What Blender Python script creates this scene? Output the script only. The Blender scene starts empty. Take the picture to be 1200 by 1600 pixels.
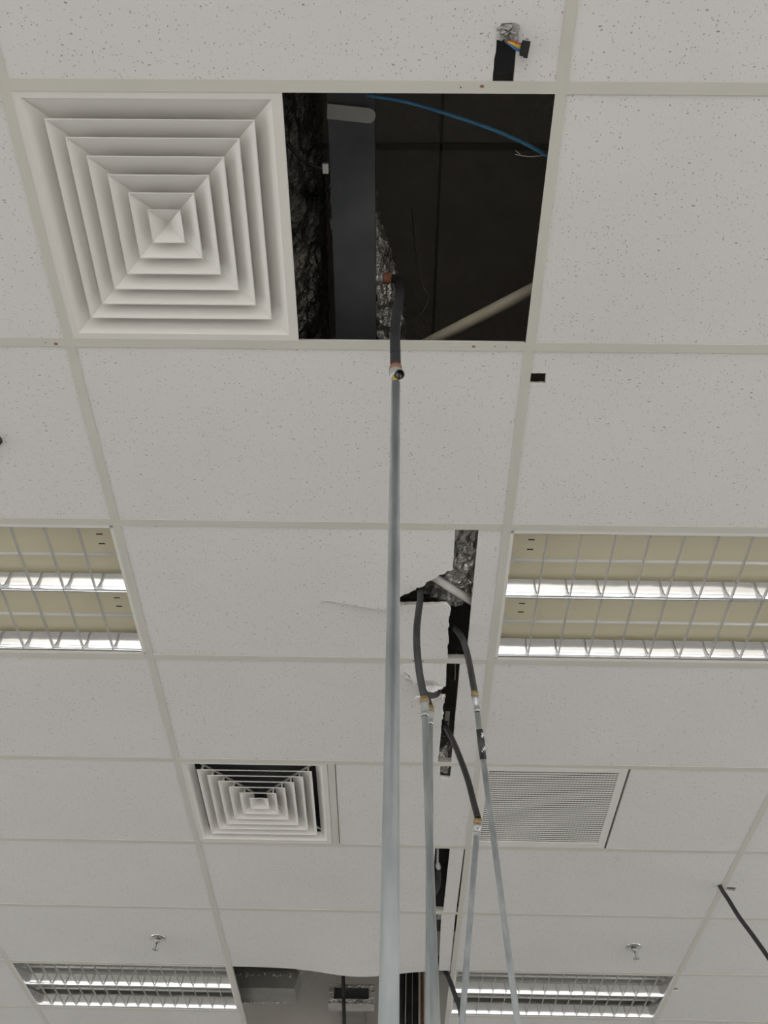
import bpy, bmesh, math, random
from mathutils import Vector, Matrix, noise as mnoise
from mathutils.geometry import delaunay_2d_cdt

# ------------------------------------------------------------------ camera
S = bpy.context.scene
col = S.collection
H = 3.3985                      # underside of the ceiling grid above the floor
CAMLOC = Vector((0.85408, -0.29049, 1.5))
FW = Vector((-0.0128565, 0.6031786, 0.7975025))
RT = Vector((0.9998380, -0.0022929, 0.0178526))
UP = Vector((-0.0125969, -0.7976028, 0.6030514))
cd = bpy.data.cameras.new('camera'); cam = bpy.data.objects.new('camera', cd); col.objects.link(cam)
m = Matrix((RT, UP, -FW)).transposed().to_4x4(); m.translation = CAMLOC
cam.matrix_world = m
cd.sensor_fit = 'VERTICAL'; cd.sensor_height = 32.0; cd.lens = 1234.747 / 1600 * 32.0
cd.clip_start = 0.02; cd.clip_end = 100
S.camera = cam

# ------------------------------------------------------------------ world, exposure
w = bpy.data.worlds.new('world'); S.world = w; w.use_nodes = True
bg = w.node_tree.nodes['Background']
bg.inputs[0].default_value = (0.95, 0.98, 1.0, 1); bg.inputs[1].default_value = 1.6
S.view_settings.view_transform = 'Standard'; S.view_settings.look = 'None'
S.view_settings.gamma = 1; S.view_settings.use_curve_mapping = False
S.view_settings.exposure = 0.62
S.cycles.max_bounces = 8; S.cycles.diffuse_bounces = 6; S.cycles.glossy_bounces = 5
S.cycles.use_denoising = True

X0, X1, Y0, Y1 = -7.0, 8.6, -9.0, 9.0      # room
def daylight(name, loc, rot, sx, sy, power):
    l = bpy.data.lights.new(name, 'AREA'); l.shape = 'RECTANGLE'; l.size = sx; l.size_y = sy
    l.energy = power; l.color = (1.0, 0.985, 0.965)
    o = bpy.data.objects.new(name, l); col.objects.link(o); o.location = loc; o.rotation_euler = rot
    return o
sun = bpy.data.lights.new('sun', 'SUN'); sun.energy = 8.0; sun.angle = .02; sun.color = (1, .97, .92)
so = bpy.data.objects.new('sun', sun); col.objects.link(so); so.rotation_euler = (math.radians(64), 0, math.radians(-6))   # low sun through the rear windows
# daylight through the rear shop windows; side lamps added to lift floor bounce
daylight('daylight_rear', (0.8, Y0 - 0.15, 1.6), (math.radians(90), 0, 0), 14.0, 2.7, 130)
daylight('side_fill_left', (X0 - 0.15, 2.0, 1.6), (0, math.radians(-90), 0), 2.7, 9.0, 58)
daylight('side_fill_right', (X1 + 0.15, 2.0, 1.6), (0, math.radians(90), 0), 2.7, 9.0, 58)

# ------------------------------------------------------------------ helpers
rnd = random.Random(4)
def tag(o, label=None, cat=None, group=None, kind=None):
    if label: o['label'] = label
    if cat: o['category'] = cat
    if group: o['group'] = group
    if kind: o['kind'] = kind
    return o
def empty(name, loc, label=None, cat=None, group=None, rz=0):
    o = bpy.data.objects.new(name, None); col.objects.link(o); o.location = loc; o.rotation_euler = (0, 0, rz)
    o.empty_display_size = 0.05
    return tag(o, label, cat, group)
class MB:
    def __init__(s): s.v = []; s.f = []; s.mi = []; s.sm = []
    def add(s, vs, fs, mi=0, smooth=False):
        n = len(s.v); s.v += [tuple(v) for v in vs]
        for f in fs: s.f.append([n + i for i in f]); s.mi.append(mi); s.sm.append(smooth)
        return s
    def box(s, x0, x1, y0, y1, z0, z1, mi=0):
        v = [(x, y, z) for z in (z0, z1) for y in (y0, y1) for x in (x0, x1)]
        return s.add(v, [(0,2,3,1),(4,5,7,6),(0,1,5,4),(2,6,7,3),(0,4,6,2),(1,3,7,5)], mi)
    def bar(s, a, b, wx, wz, mi=0, upv=(0,0,1)):
        a = Vector(a); b = Vector(b); d = (b - a).normalized(); u = Vector(upv)
        r = d.cross(u).normalized(); u = r.cross(d)
        v = [p + r * sx * wx / 2 + u * sz * wz / 2 for p in (a, b) for sx, sz in ((-1,-1),(1,-1),(1,1),(-1,1))]
        return s.add(v, [(0,1,2,3),(7,6,5,4),(0,4,5,1),(1,5,6,2),(2,6,7,3),(3,7,4,0)], mi)
    def tube(s, pts, rad, seg=16, mi=0, caps=True, smooth=True):
        pts = [Vector(p) for p in pts]; n = len(pts)
        rf = rad if callable(rad) else (lambda i, t: rad)
        ref = None; rings = []; L = 0
        for i, p in enumerate(pts):
            d = (pts[min(i+1, n-1)] - pts[max(i-1, 0)]).normalized()
            if ref is None:
                ref = d.cross(Vector((1,0,0) if abs(d.x) < .9 else (0,1,0))).normalized()
            ref = (ref - d * ref.dot(d)).normalized(); b = d.cross(ref)
            if i: L += (p - pts[i-1]).length
            r = rf(i, L)
            rings.append([p + (ref * math.cos(2*math.pi*k/seg) + b * math.sin(2*math.pi*k/seg)) * r for k in range(seg)])
        v = [q for g in rings for q in g]
        f = [(i*seg+k, i*seg+(k+1) % seg, (i+1)*seg+(k+1) % seg, (i+1)*seg+k) for i in range(n-1) for k in range(seg)]
        s.add(v, f, mi, smooth)
        if caps:
            s.add(rings[0], [tuple(range(seg))[::-1]], mi); s.add(rings[-1], [tuple(range(seg))], mi)
        return s
    def lathe(s, base, axis, prof, seg=24, mi=0, smooth=True):     # prof: (distance along axis, radius)
        base = Vector(base); d = Vector(axis).normalized()
        a = d.cross(Vector((1,0,0) if abs(d.x) < .9 else (0,1,0))).normalized(); b = d.cross(a)
        v = [base + d*t + (a*math.cos(2*math.pi*k/seg) + b*math.sin(2*math.pi*k/seg))*max(r, 1e-5) for t, r in prof for k in range(seg)]
        n = len(prof)
        f = [(i*seg+k, i*seg+(k+1) % seg, (i+1)*seg+(k+1) % seg, (i+1)*seg+k) for i in range(n-1) for k in range(seg)]
        return s.add(v, f, mi, smooth)
    def ring(s, r0, z0, r1, z1, cx=0, cy=0, mi=0):                 # square ring, half sizes
        q = lambda r, z: [(cx-r, cy-r, z), (cx+r, cy-r, z), (cx+r, cy+r, z), (cx-r, cy+r, z)]
        return s.add(q(r0, z0) + q(r1, z1), [(i, (i+1) % 4, 4+(i+1) % 4, 4+i) for i in range(4)], mi)
    def build(s, name, mat, parent=None, loc=None, **kw):
        me = bpy.data.meshes.new(name)
        o3 = Vector(loc) if loc is not None else Vector((0,0,0))
        me.from_pydata([tuple(Vector(v) - o3) for v in s.v], [], s.f)
        for mt in (mat if isinstance(mat, (list, tuple)) else [mat]): me.materials.append(mt)
        me.polygons.foreach_set('material_index', s.mi); me.polygons.foreach_set('use_smooth', s.sm)
        bm = bmesh.new(); bm.from_mesh(me); bmesh.ops.remove_doubles(bm, verts=bm.verts, dist=1e-6)
        bmesh.ops.recalc_face_normals(bm, faces=bm.faces); bm.to_mesh(me); bm.free()
        o = bpy.data.objects.new(name, me); col.objects.link(o)
        if loc is not None: o.location = o3
        if parent: o.parent = parent
        return tag(o, **kw)
def copy_tree(o, parent=None):
    c = o.copy(); col.objects.link(c); c.parent = parent
    for ch in list(o.children): copy_tree(ch, c)
    return c
def spline(pts, step=0.004):
    P = [Vector(p) for p in pts]; P = [P[0]*2 - P[1]] + P + [P[-1]*2 - P[-2]]; out = []
    for i in range(1, len(P)-2):
        a, b, c, d = P[i-1:i+3]; n = max(2, int((c-b).length/step))
        for k in range(n):
            t = k/n
            out.append(0.5*((2*b) + (c-a)*t + (2*a-5*b+4*c-d)*t*t + (3*b-a-3*c+d)*t**3))
    out.append(P[-2]); return out

# ------------------------------------------------------------------ materials
def mat(name, colr, rough=0.5, metal=0.0, spec=0.5):
    m = bpy.data.materials.new(name); m.use_nodes = True; nt = m.node_tree; b = nt.nodes['Principled BSDF']
    b.inputs['Base Color'].default_value = (*colr, 1); b.inputs['Roughness'].default_value = rough
    b.inputs['Metallic'].default_value = metal; b.inputs['Specular IOR Level'].default_value = spec
    return m, nt, b
def pos(nt, scale=(1,1,1), obj=False):
    mp = nt.nodes.new('ShaderNodeMapping'); mp.inputs['Scale'].default_value = scale
    if obj:
        g = nt.nodes.new('ShaderNodeTexCoord'); nt.links.new(g.outputs['Object'], mp.inputs[0])
    else:
        g = nt.nodes.new('ShaderNodeNewGeometry'); nt.links.new(g.outputs['Position'], mp.inputs[0])
    return mp.outputs[0]
def noise(nt, vec, scale, detail=3, rough=.5, dist=0):
    n = nt.nodes.new('ShaderNodeTexNoise'); n.inputs['Scale'].default_value = scale; n.inputs['Detail'].default_value = detail
    n.inputs['Roughness'].default_value = rough; n.inputs['Distortion'].default_value = dist
    nt.links.new(vec, n.inputs['Vector']); return n.outputs['Fac']
def ramp(nt, fac, stops):
    r = nt.nodes.new('ShaderNodeValToRGB'); e = r.color_ramp.elements
    while len(e) < len(stops): e.new(.5)
    for k, (p, c) in enumerate(stops):
        e[k].position = p; e[k].color = (*c, 1) if len(c) == 3 else c
    nt.links.new(fac, r.inputs[0]); return r.outputs[0]
def bump(nt, b, h, strength, dist):
    n = nt.nodes.new('ShaderNodeBump'); n.inputs['Strength'].default_value = strength; n.inputs['Distance'].default_value = dist
    nt.links.new(h, n.inputs['Height']); nt.links.new(n.outputs[0], b.inputs['Normal'])
def mul(nt, a, b, mode='MULTIPLY'):
    x = nt.nodes.new('ShaderNodeMix'); x.data_type = 'RGBA'; x.blend_type = mode; x.inputs[0].default_value = 1
    nt.links.new(a, x.inputs[6]); nt.links.new(b, x.inputs[7]); return x.outputs[2]
def math_n(nt, op, a, b):
    x = nt.nodes.new('ShaderNodeMath'); x.operation = op
    for i, q in enumerate((a, b)):
        if isinstance(q, (int, float)): x.inputs[i].default_value = q
        else: nt.links.new(q, x.inputs[i])
    return x.outputs[0]

M = {}
def mottled(key, c0, c1, scale=6, rough=.5, metal=0, bumpk=None, spec=.5, stretch=(1,1,1)):
    m, nt, b = mat(key, c0, rough, metal, spec)
    f = noise(nt, pos(nt, stretch), scale, 4, .6)
    nt.links.new(ramp(nt, f, [(.3, c0), (.7, c1)]), b.inputs['Base Color'])
    if bumpk: bump(nt, b, noise(nt, pos(nt, stretch), bumpk[0], 4), bumpk[1], bumpk[2])
    M[key] = m; return m, nt, b
# mineral fibre panel: pale face with scattered pinholes and short fissures
m, nt, b = mat('mineral_fibre', (.7,.7,.68), .9, 0, .2)
v = pos(nt, (1,1,1))
def specks(scale, thr, gate_scale, gate, stretch):
    vv = pos(nt, stretch)
    vo = nt.nodes.new('ShaderNodeTexVoronoi'); vo.inputs['Scale'].default_value = scale; vo.inputs['Randomness'].default_value = 1
    nn = nt.nodes.new('ShaderNodeTexNoise'); nn.inputs['Scale'].default_value = 90; nt.links.new(vv, nn.inputs['Vector'])
    ad = nt.nodes.new('ShaderNodeVectorMath'); ad.operation = 'MULTIPLY_ADD'
    nt.links.new(nn.outputs['Color'], ad.inputs[0]); ad.inputs[1].default_value = (.006,.006,.0); nt.links.new(vv, ad.inputs[2])
    nt.links.new(ad.outputs[0], vo.inputs['Vector'])
    r = ramp(nt, vo.outputs['Distance'], [(thr*.55, (1,1,1)), (thr, (0,0,0))])
    wn = nt.nodes.new('ShaderNodeSeparateColor'); nt.links.new(vo.outputs['Color'], wn.inputs[0])
    g = ramp(nt, wn.outputs[0], [(gate, (0,0,0)), (gate+.3, (1,1,1))])
    return mul(nt, r, g)
s1 = specks(95, .18, 0, .30, (1, 1, 1)); s2 = specks(60, .14, 0, .5, (.55, 1.2, 1)); s3 = specks(170, .22, 0, .5, (1, 1, 1))
sp = mul(nt, mul(nt, s1, s2, 'LIGHTEN'), s3, 'LIGHTEN')
base = ramp(nt, noise(nt, v, 2.2, 3), [(.3, (.712,.702,.694)), (.7, (.742,.732,.724))])
dk = ramp(nt, sp, [(0, (1,1,1)), (1, (.45,.43,.41))])
nt.links.new(mul(nt, base, dk), b.inputs['Base Color'])
bump(nt, b, math_n(nt, 'SUBTRACT', noise(nt, v, 240, 2), sp), .25, .002)
M['tile'] = m
mottled('gypsum_core', (.78,.77,.74), (.66,.62,.57), 60, .95, 0, (150, .6, .004))
mottled('tee_enamel', (.60,.59,.535), (.635,.625,.575), 3, .45)
mottled('white_enamel', (.73,.715,.68), (.75,.735,.70), 3, .42)
mottled('white_plastic', (.74,.74,.72), (.70,.70,.68), 12, .4)
mottled('cream_enamel', (.85,.79,.59), (.88,.82,.62), 4, .5)
mottled('lamp_phosphor', (.85,.85,.84), (.82,.82,.80), 4, .3)
mottled('galvanized', (.34,.375,.39), (.58,.62,.64), 22, .36, .68, (160, .08, .001), stretch=(1,1,.25))
mottled('worn_zinc', (.36,.37,.37), (.50,.50,.49), 60, .4, .5, (200, .3, .001))
mottled('brass', (.24,.165,.07), (.34,.25,.12), 50, .45, .35, (200, .3, .001))
mottled('rust', (.16,.055,.03), (.33,.16,.09), 45, .8, 0, (140, .6, .002))
mottled('black_hose', (.010,.010,.011), (.030,.030,.032), 18, .55, 0, (60, .2, .002))
mottled('black_plastic', (.012,.012,.013), (.02,.02,.022), 20, .45)
mottled('black_tape', (.014,.014,.015), (.04,.04,.04), 40, .5, 0, (70, .4, .002))
mottled('tape_white', (.7,.7,.7), (.5,.5,.5), 80, .5)
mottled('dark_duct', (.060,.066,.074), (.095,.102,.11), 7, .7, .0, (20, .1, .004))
mottled('slab', (.29,.27,.25), (.41,.385,.36), 2.5, .95, 0, (30, .4, .01))
mottled('bulkhead', (.76,.725,.68), (.83,.795,.75), 2.0, .9, 0, (12, .2, .01))
mottled('grey_sheet', (.22,.215,.20), (.34,.33,.31), 6, .5, .4, (30, .2, .004))
mottled('grey_pipe', (.36,.36,.35), (.46,.46,.45), 9, .5)
mottled('beige_pvc', (.30,.27,.21), (.42,.38,.30), 7, .5)
mottled('white_pipe', (.84,.83,.82), (.88,.87,.86), 7, .4)
mottled('blue_cable', (.03,.13,.25), (.05,.19,.34), 20, .5)
mottled('grey_tape', (.16,.16,.155), (.38,.38,.36), 22, .4, .3, (45, .8, .006))
mottled('stain', (.20,.10,.05), (.33,.20,.10), 200, .8)
mottled('dark_hole', (.02,.018,.016), (.03,.03,.03), 90, .9)
mottled('grime', (.10,.10,.10), (.30,.28,.27), 70, .7)
mottled('grime_dark', (.16,.147,.133), (.20,.185,.17), 3, .9)
mottled('filter_grey', (.012,.012,.013), (.10,.10,.105), 5, .7, .2, stretch=(1,.25,1))
mottled('wire_yellow', (.62,.40,.02), (.7,.46,.03), 30, .4)
mottled('wire_red', (.35,.04,.02), (.4,.06,.03), 30, .4)
mottled('wire_blue', (.03,.12,.3), (.04,.15,.35), 30, .4)
mottled('floor_vinyl', (.40,.385,.36), (.46,.445,.42), 2, .5)
mottled('wall_paint', (.62,.61,.58), (.66,.65,.62), 2, .7)
# crinkled foil jacket
m, nt, b = mat('foil', (.45,.44,.42), .2, .85)
v = pos(nt, (1,1,1)); n1 = noise(nt, v, 22, 3, .6, 2.5); n2 = noise(nt, pos(nt, (1,2.6,1)), 48, 3, .6, 1.2)
nt.links.new(ramp(nt, noise(nt, v, 9, 3), [(.35, (.62,.61,.59)), (.75, (.85,.84,.82))]), b.inputs['Base Color'])
bump(nt, b, math_n(nt, 'ADD', n1, n2), .45, .02); M['foil'] = m
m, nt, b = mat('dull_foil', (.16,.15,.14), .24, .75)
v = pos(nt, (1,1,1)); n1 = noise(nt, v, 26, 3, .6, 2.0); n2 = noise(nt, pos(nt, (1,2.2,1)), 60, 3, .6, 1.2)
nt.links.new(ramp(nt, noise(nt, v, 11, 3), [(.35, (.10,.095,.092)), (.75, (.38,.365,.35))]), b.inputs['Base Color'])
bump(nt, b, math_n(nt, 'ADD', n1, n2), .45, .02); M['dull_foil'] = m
# bright anodised reflector
m, nt, b = mat('mirror_aluminium', (.72,.73,.74), .10, 1.0)
bump(nt, b, noise(nt, pos(nt, (1,1,1)), 9, 2), .12, .01); M['mirror'] = m
m, nt, b = mat('satin_aluminium', (.55,.55,.53), .38, .9)
bump(nt, b, noise(nt, pos(nt, (1,1,1)), 12, 2), .1, .01); M['satin'] = m
m, nt, b = mat('chrome', (.6,.6,.58), .25, 1.0); nt.links.new(ramp(nt, noise(nt, pos(nt), 60), [(.3, (.5,.5,.48)), (.7, (.7,.7,.68))]), b.inputs['Base Color']); M['chrome'] = m
m, nt, b = mat('louvre_grey', (.50,.49,.47), .4, .35); nt.links.new(ramp(nt, noise(nt, pos(nt), 8), [(.3, (.46,.45,.43)), (.7, (.54,.53,.51))]), b.inputs['Base Color']); M['louvre'] = m

# ------------------------------------------------------------------ room shell (structure)
ZT = H + .85
K = dict(kind='structure')
MB().box(X0, X1, Y0, Y1, -0.1, 0).build('floor', M['floor_vinyl'], **K)
MB().box(X0, X1, Y0, Y1, ZT, ZT + .15).build('ceiling_slab', M['slab'], **K)
seams = MB()
for x in (-2.3, -0.2, 0.99, 2.4, 4.2): seams.box(x - .004, x + .004, Y0, 5.9, ZT - .012, ZT)
for y in (-1.6, .305, 2.3, 4.4): seams.box(-3, 4.2, y - .01, y + .01, ZT - .012, ZT)
seams.build('ceiling_seam', M['grime_dark'], **K)
def wall(name, axis, c, a0, a1, holes):
    mb = MB(); t = .12
    def bx(p0, p1, z0, z1):
        if axis == 'y': mb.box(p0, p1, min(c, c + t), max(c, c + t), z0, z1)
        else: mb.box(min(c, c + t), max(c, c + t), p0, p1, z0, z1)
    if axis == 'y' and c < 0: c -= t
    if axis == 'x' and c < 0: c -= t
    p = a0
    for h0, h1, z0, z1 in holes:
        bx(p, h0, 0, ZT); bx(h0, h1, 0, z0); bx(h0, h1, z1, ZT); p = h1
    bx(p, a1, 0, ZT)
    mb.build(name, M['wall_paint'], **K)
wall('wall_rear', 'y', Y0, X0, X1, [(-6.0, 7.6, .35, 3.0)])
wall('wall_front', 'y', Y1, X0, X1, [])
wall('wall_left', 'x', X0, Y0, Y1, [(-2.5, 6.5, .35, 3.0)])
wall('wall_right', 'x', X1, Y0, Y1, [(-2.5, 6.5, .35, 3.0)])
def window(n, axis, c, a0, a1, step):
    mb = MB(); k = a0
    def bx(p0, p1, z0, z1):
        if axis == 'y': mb.box(p0, p1, c - .08, c - .03, z0, z1)
        else: mb.box(c - .03, c + .03, p0, p1, z0, z1)
    while k <= a1 + 1e-6: bx(k - .03, k + .03, .35, 3.0); k += step
    bx(a0, a1, .35, .41); bx(a0, a1, 2.94, 3.0); bx(a0, a1, 2.2, 2.25)
    mb.build(n, M['worn_zinc'], **K)
window('window_1', 'y', Y0, -6.0, 7.6, 1.7)
window('fill_window_left', 'x', X0 - .05, -2.5, 6.5, 1.5)  # unseen side window, added to even out the light on the ceiling
window('fill_window_right', 'x', X1 + .05, -2.5, 6.5, 1.5)  # opposite side window, also added only for its light
# partition that closes the void above the ceiling
MB().box(X0, X1, 6.3, 6.42, H + .02, ZT).build('wall_bulkhead', M['bulkhead'], **K)

# ------------------------------------------------------------------ suspended grid (structure)
RY = {0: .004, 1: .603, 2: 1.1976, 3: 1.7974, 4: 2.3955, 5: 2.999, 6: 3.593, 7: 4.208, 8: 4.803}
def ry(k): return RY.get(k, .6 * k)
FL, FT = .012, .0012
grid = MB()
C0, C1, R0, R1 = -5, 6, -8, 14
for c in range(C0, C1 + 1):
    x = 1.2 * c
    grid.box(x - FL, x + FL, Y0, Y1, H, H + FT); grid.box(x - .001, x + .001, Y0, Y1, H + FT, H + .038)
for c in range(C0, C1):
    for r in range(R0 - 1, R1 + 1):
        if c == 0 and r in (7, 8, 9): continue
        y = ry(r); xa, xb = 1.2*c + FL - .002, 1.2*(c+1) - FL + .002
        grid.box(xa, xb, y - FL, y + FL, H - .0004, H + FT); grid.box(xa, xb, y - .001, y + .001, H + FT, H + .032)
grid.box(.601, .630, ry(4) + FL, ry(5) - FL, H - .0004, H + FT)          # stub bar beside the small diffuser
for x, y, r, mi in ((.985, .004, .0016, 1), (1.03, .002, .003, 2), (1.055, .603, .003, 2), (1.11, .602, .0014, 1), (1.14, .604, .0014, 1),
                 (-.062, .604, .0014, 1), (-.036, .607, .0035, 2), (.93, 1.798, .003, 2), (.96, 1.799, .003, 2), (1.01, 1.1975, .0013, 1), (-.045, 1.199, .0013, 1)):
    seg = 10
    grid.add([(x + r*math.cos(6.283*k/seg)*(1 if mi == 1 else 1.6), y + r*math.sin(6.283*k/seg), H - .0009) for k in range(seg)] + [(x, y, H - .0003)],
             [tuple(range(seg))] + [(k, (k+1) % seg, seg) for k in range(seg)], mi)
grid.build('ceiling', [M['tee_enamel'], M['dark_hole'], M['stain']], **K)

# ------------------------------------------------------------------ ceiling panels
TZ = H + FT + .0003; TT = .014
def inside(pt, poly):
    x, y = pt; c = False; n = len(poly)
    for i in range(n):
        x1, y1 = poly[i]; x2, y2 = poly[(i+1) % n]
        if (y1 > y) != (y2 > y) and x < (x2-x1)*(y-y1)/(y2-y1) + x1: c = not c
    return c
def jag(pts, amp=.004, step=.008, rr=None):
    rr = rr or rnd; out = []
    for a, b in zip(pts, pts[1:]):
        a = Vector(a); b = Vector(b); L = (b-a).length; n = max(1, int(L/step)); d = (b-a).normalized(); nn = Vector((-d.y, d.x))
        for k in range(n):
            p = a + (b-a)*(k/n)
            if k or out: p = p + nn*rr.uniform(-amp, amp) + d*rr.uniform(-amp, amp)*.6
            out.append((p.x, p.y))
    out.append(tuple(pts[-1])); return out
def panel(name, islands, holes=(), zf=None, gridstep=.06, broken=(), **kw):
    mb = MB()
    for isl in islands:
        hs = [h for h in holes if inside(h[0], isl)]
        V = list(isl); E = [(i, (i+1) % len(isl)) for i in range(len(isl))]; outer = list(E)
        loops = [list(range(len(isl)))]
        for h in hs:
            n = len(V); V += list(h); E += [(n+i, n+(i+1) % len(h)) for i in range(len(h))]; loops.append(list(range(n, n+len(h))))
        if zf:
            xs = [p[0] for p in isl]; ys = [p[1] for p in isl]; y = min(ys) + gridstep/2
            while y < max(ys):
                x = min(xs) + gridstep/2
                while x < max(xs):
                    if inside((x, y), isl) and not any(inside((x, y), h) for h in hs) : V.append((x, y))
                    x += gridstep
                y += gridstep
        vv, ee, ff, ov, oe, of = delaunay_2d_cdt([Vector(p) for p in V], E, [], 0, 1e-7)
        keep = []
        for f in ff:
            cx = sum(vv[i].x for i in f)/len(f); cy = sum(vv[i].y for i in f)/len(f)
            if inside((cx, cy), isl) and not any(inside((cx, cy), h) for h in hs): keep.append(f)
        z = [(zf(p.x, p.y) if zf else 0) for p in vv]
        # z may depend on which side of a crack the face lies: handled by zf using the island's own crack test
        n = len(vv)
        bot = [(p.x, p.y, TZ + z[i]) for i, p in enumerate(vv)]; top = [(p.x, p.y, TZ + TT + z[i]) for i, p in enumerate(vv)]
        mb.add(bot + top, [tuple(f) for f in keep] + [tuple(n+i for i in reversed(f)) for f in keep], 0)
        cnt = {}
        for f in keep:
            for a, b2 in zip(f, list(f[1:]) + [f[0]]):
                k = (min(a, b2), max(a, b2)); cnt[k] = cnt.get(k, 0) + 1
        off = len(mb.v) - 2*n
        for (a, b2), c in cnt.items():
            if c == 1: mb.f.append([off+a, off+b2, off+n+b2, off+n+a]); mb.mi.append(1); mb.sm.append(False)
    cx = sum(p[0] for p in islands[0])/len(islands[0]); cy = sum(p[1] for p in islands[0])/len(islands[0])
    return mb.build(name, [M['tile'], M['gypsum_core']], loc=(cx, cy, TZ), kind='thing', **kw)
def rect(x0, x1, y0, y1): return [(x0, y0), (x1, y0), (x1, y1), (x0, y1)]
G = .006
def cell(c, r, xa=None, xb=None): return rect(1.2*c + G if xa is None else xa, 1.2*(c+1) - G if xb is None else xb, ry(r) + G*.7, ry(r+1) - G*.7)
PN = 'acoustic_tile'; PG = 'mineral fibre panels laid in the ceiling grid'
def plain(c, r, label, **k): return panel(PN, [cell(c, r, k.pop('xa', None), k.pop('xb', None))], holes=k.pop('holes', ()), label=label, cat='ceiling panel', group=PG)
plain(1, -1, 'white pinholed ceiling panel filling the very top right corner of the photo')
plain(-1, 0, 'white ceiling panel at the left edge beside the big square air diffuser')
plain(1, 0, 'large pinholed white panel just right of the open black ceiling gap')
plain(-1, 1, 'white panel at the left edge directly above the left troffer light in the photo')
plain(0, 1, 'intact white panel crossed by the tall near pole, just below the black ceiling gap')
plain(-1, 3, 'white panel at the left edge directly below the near left troffer light')
plain(1, 3, 'white panel directly below the near right troffer light, above the return air grille')
plain(-1, 4, 'white panel at the left edge beside the small square air diffuser')
plain(1, 4, 'short white panel beside the return air grille with a dark gap between them', xa=1.2*1 + .606)
plain(-1, 5, 'white panel at the left edge, one row below the small air diffuser')
plain(1, 5, 'white panel directly below the return air grille')
plain(-1, 8, 'white panel at the bottom left below the far left troffer light')
plain(1, 8, 'white panel at the bottom edge below the far right troffer light')
plain(-2, 7, 'sliver of white panel left of the far left troffer light')
plain(-2, 8, 'sliver of white panel in the bottom left corner of the photo')
plain(2, 4, 'sliver of white panel at the right edge, uppermost beyond the far right ceiling bar')
plain(2, 6, 'white panel at the right edge, one row beyond the hose cutout')
plain(2, 8, 'white panel in the bottom right corner of the photo')
plain(-1, 6, 'white panel holding the left chrome sprinkler head', holes=[[( -.333 + .02*math.cos(-k*.785), 3.912 + .02*math.sin(-k*.785)) for k in range(8)]])
plain(1, 6, 'white panel holding the right chrome sprinkler head', holes=[[(2.103 + .02*math.cos(-k*.785), 3.908 + .02*math.sin(-k*.785)) for k in range(8)]])
# panel with slot at the top
slotT = jag([(1.052, -.0075), (1.054, -.09), (1.062, -.112), (1.082, -.114), (1.099, -.095), (1.097, -.0075)], .0012, .012)
panel(PN, [[(.006, -.5958), (1.194, -.5958), (1.194, -.0035)] + slotT[::-1] + [(.006, -.0035)]],
      label='white panel at the top of the photo with a dark slot and a dangling connector', cat='ceiling panel', group=PG)
rh = jag([(1.2125, .6785), (1.253, .678), (1.2545, .71), (1.2125, .71)], .0012, .009)
plain(1, 1, 'white panel with one small rectangular cutout right of the ceiling bar', holes=[rh])
plain(2, 5, 'white panel at the right edge with a small cutout where the black hose comes through', holes=[jag([(2.418, 3.300), (2.463, 3.302), (2.462, 3.340), (2.418, 3.338)], .0015, .01)])
plain(2, 7, 'white panel near the bottom right with a small ragged hole and scuffs', holes=[jag([(2.416, 4.380), (2.436, 4.378), (2.442, 4.398), (2.430, 4.412), (2.416, 4.410)], .003, .007)])

# broken panel, third row
def ss(a, b, x): t = max(0, min(1, (x-a)/(b-a))); return t*t*(3-2*t)
ya, yb = ry(2) + .004, ry(3) - .004
up2 = jag([(1.041, ya), (1.042, 1.366)], .0012, .02) + jag([(1.042, 1.366), (.992, 1.394), (.955, 1.43), (.915, 1.455), (.879, 1.486), (.845, 1.516), (.822, 1.540)], .004, .009)[1:] \
    + jag([(.822, 1.541), (.77, 1.5355), (.70, 1.523), (.62, 1.518)], .0018, .012)[1:]
lo2 = jag([(.62, 1.5200), (.70, 1.5280), (.77, 1.5420), (.822, 1.5485)], .0015, .012)[1:] + jag([(.822, 1.5475), (.862, 1.532), (.95, 1.534), (1.036, 1.531), (1.046, 1.552), (1.042, 1.60), (1.047, 1.76), (1.046, yb)], .003, .010)[1:]
nu = len(up2)
isl = [(.006, ya)] + up2 + lo2 + [(.006, yb)]
up_set = set((round(p[0], 6), round(p[1], 6)) for p in up2)
def crack2(x): return 1.519 + (.028*ss(.62, .83, x) if x < .83 else .028)
def zf2(x, y):
    if (round(x, 6), round(y, 6)) in up_set or (y < 1.515 and not (x > .85 and y > 1.5)):
        return -.015*ss(.55, .86, x)*max(0, (y-ya))/.32
    return .004*ss(.6, .9, x)*max(0, 1 - (y-1.53)/.2)
panel(PN, [isl], zf=zf2, gridstep=.045,
      label='badly broken white panel with a crack and a torn hole exposing a white pipe', cat='ceiling panel', group=PG)
panel(PN, [rect(1.114, 1.194, ya, yb)], label='narrow white panel strip between the torn panel slot and the near right light', cat='ceiling panel')
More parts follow.
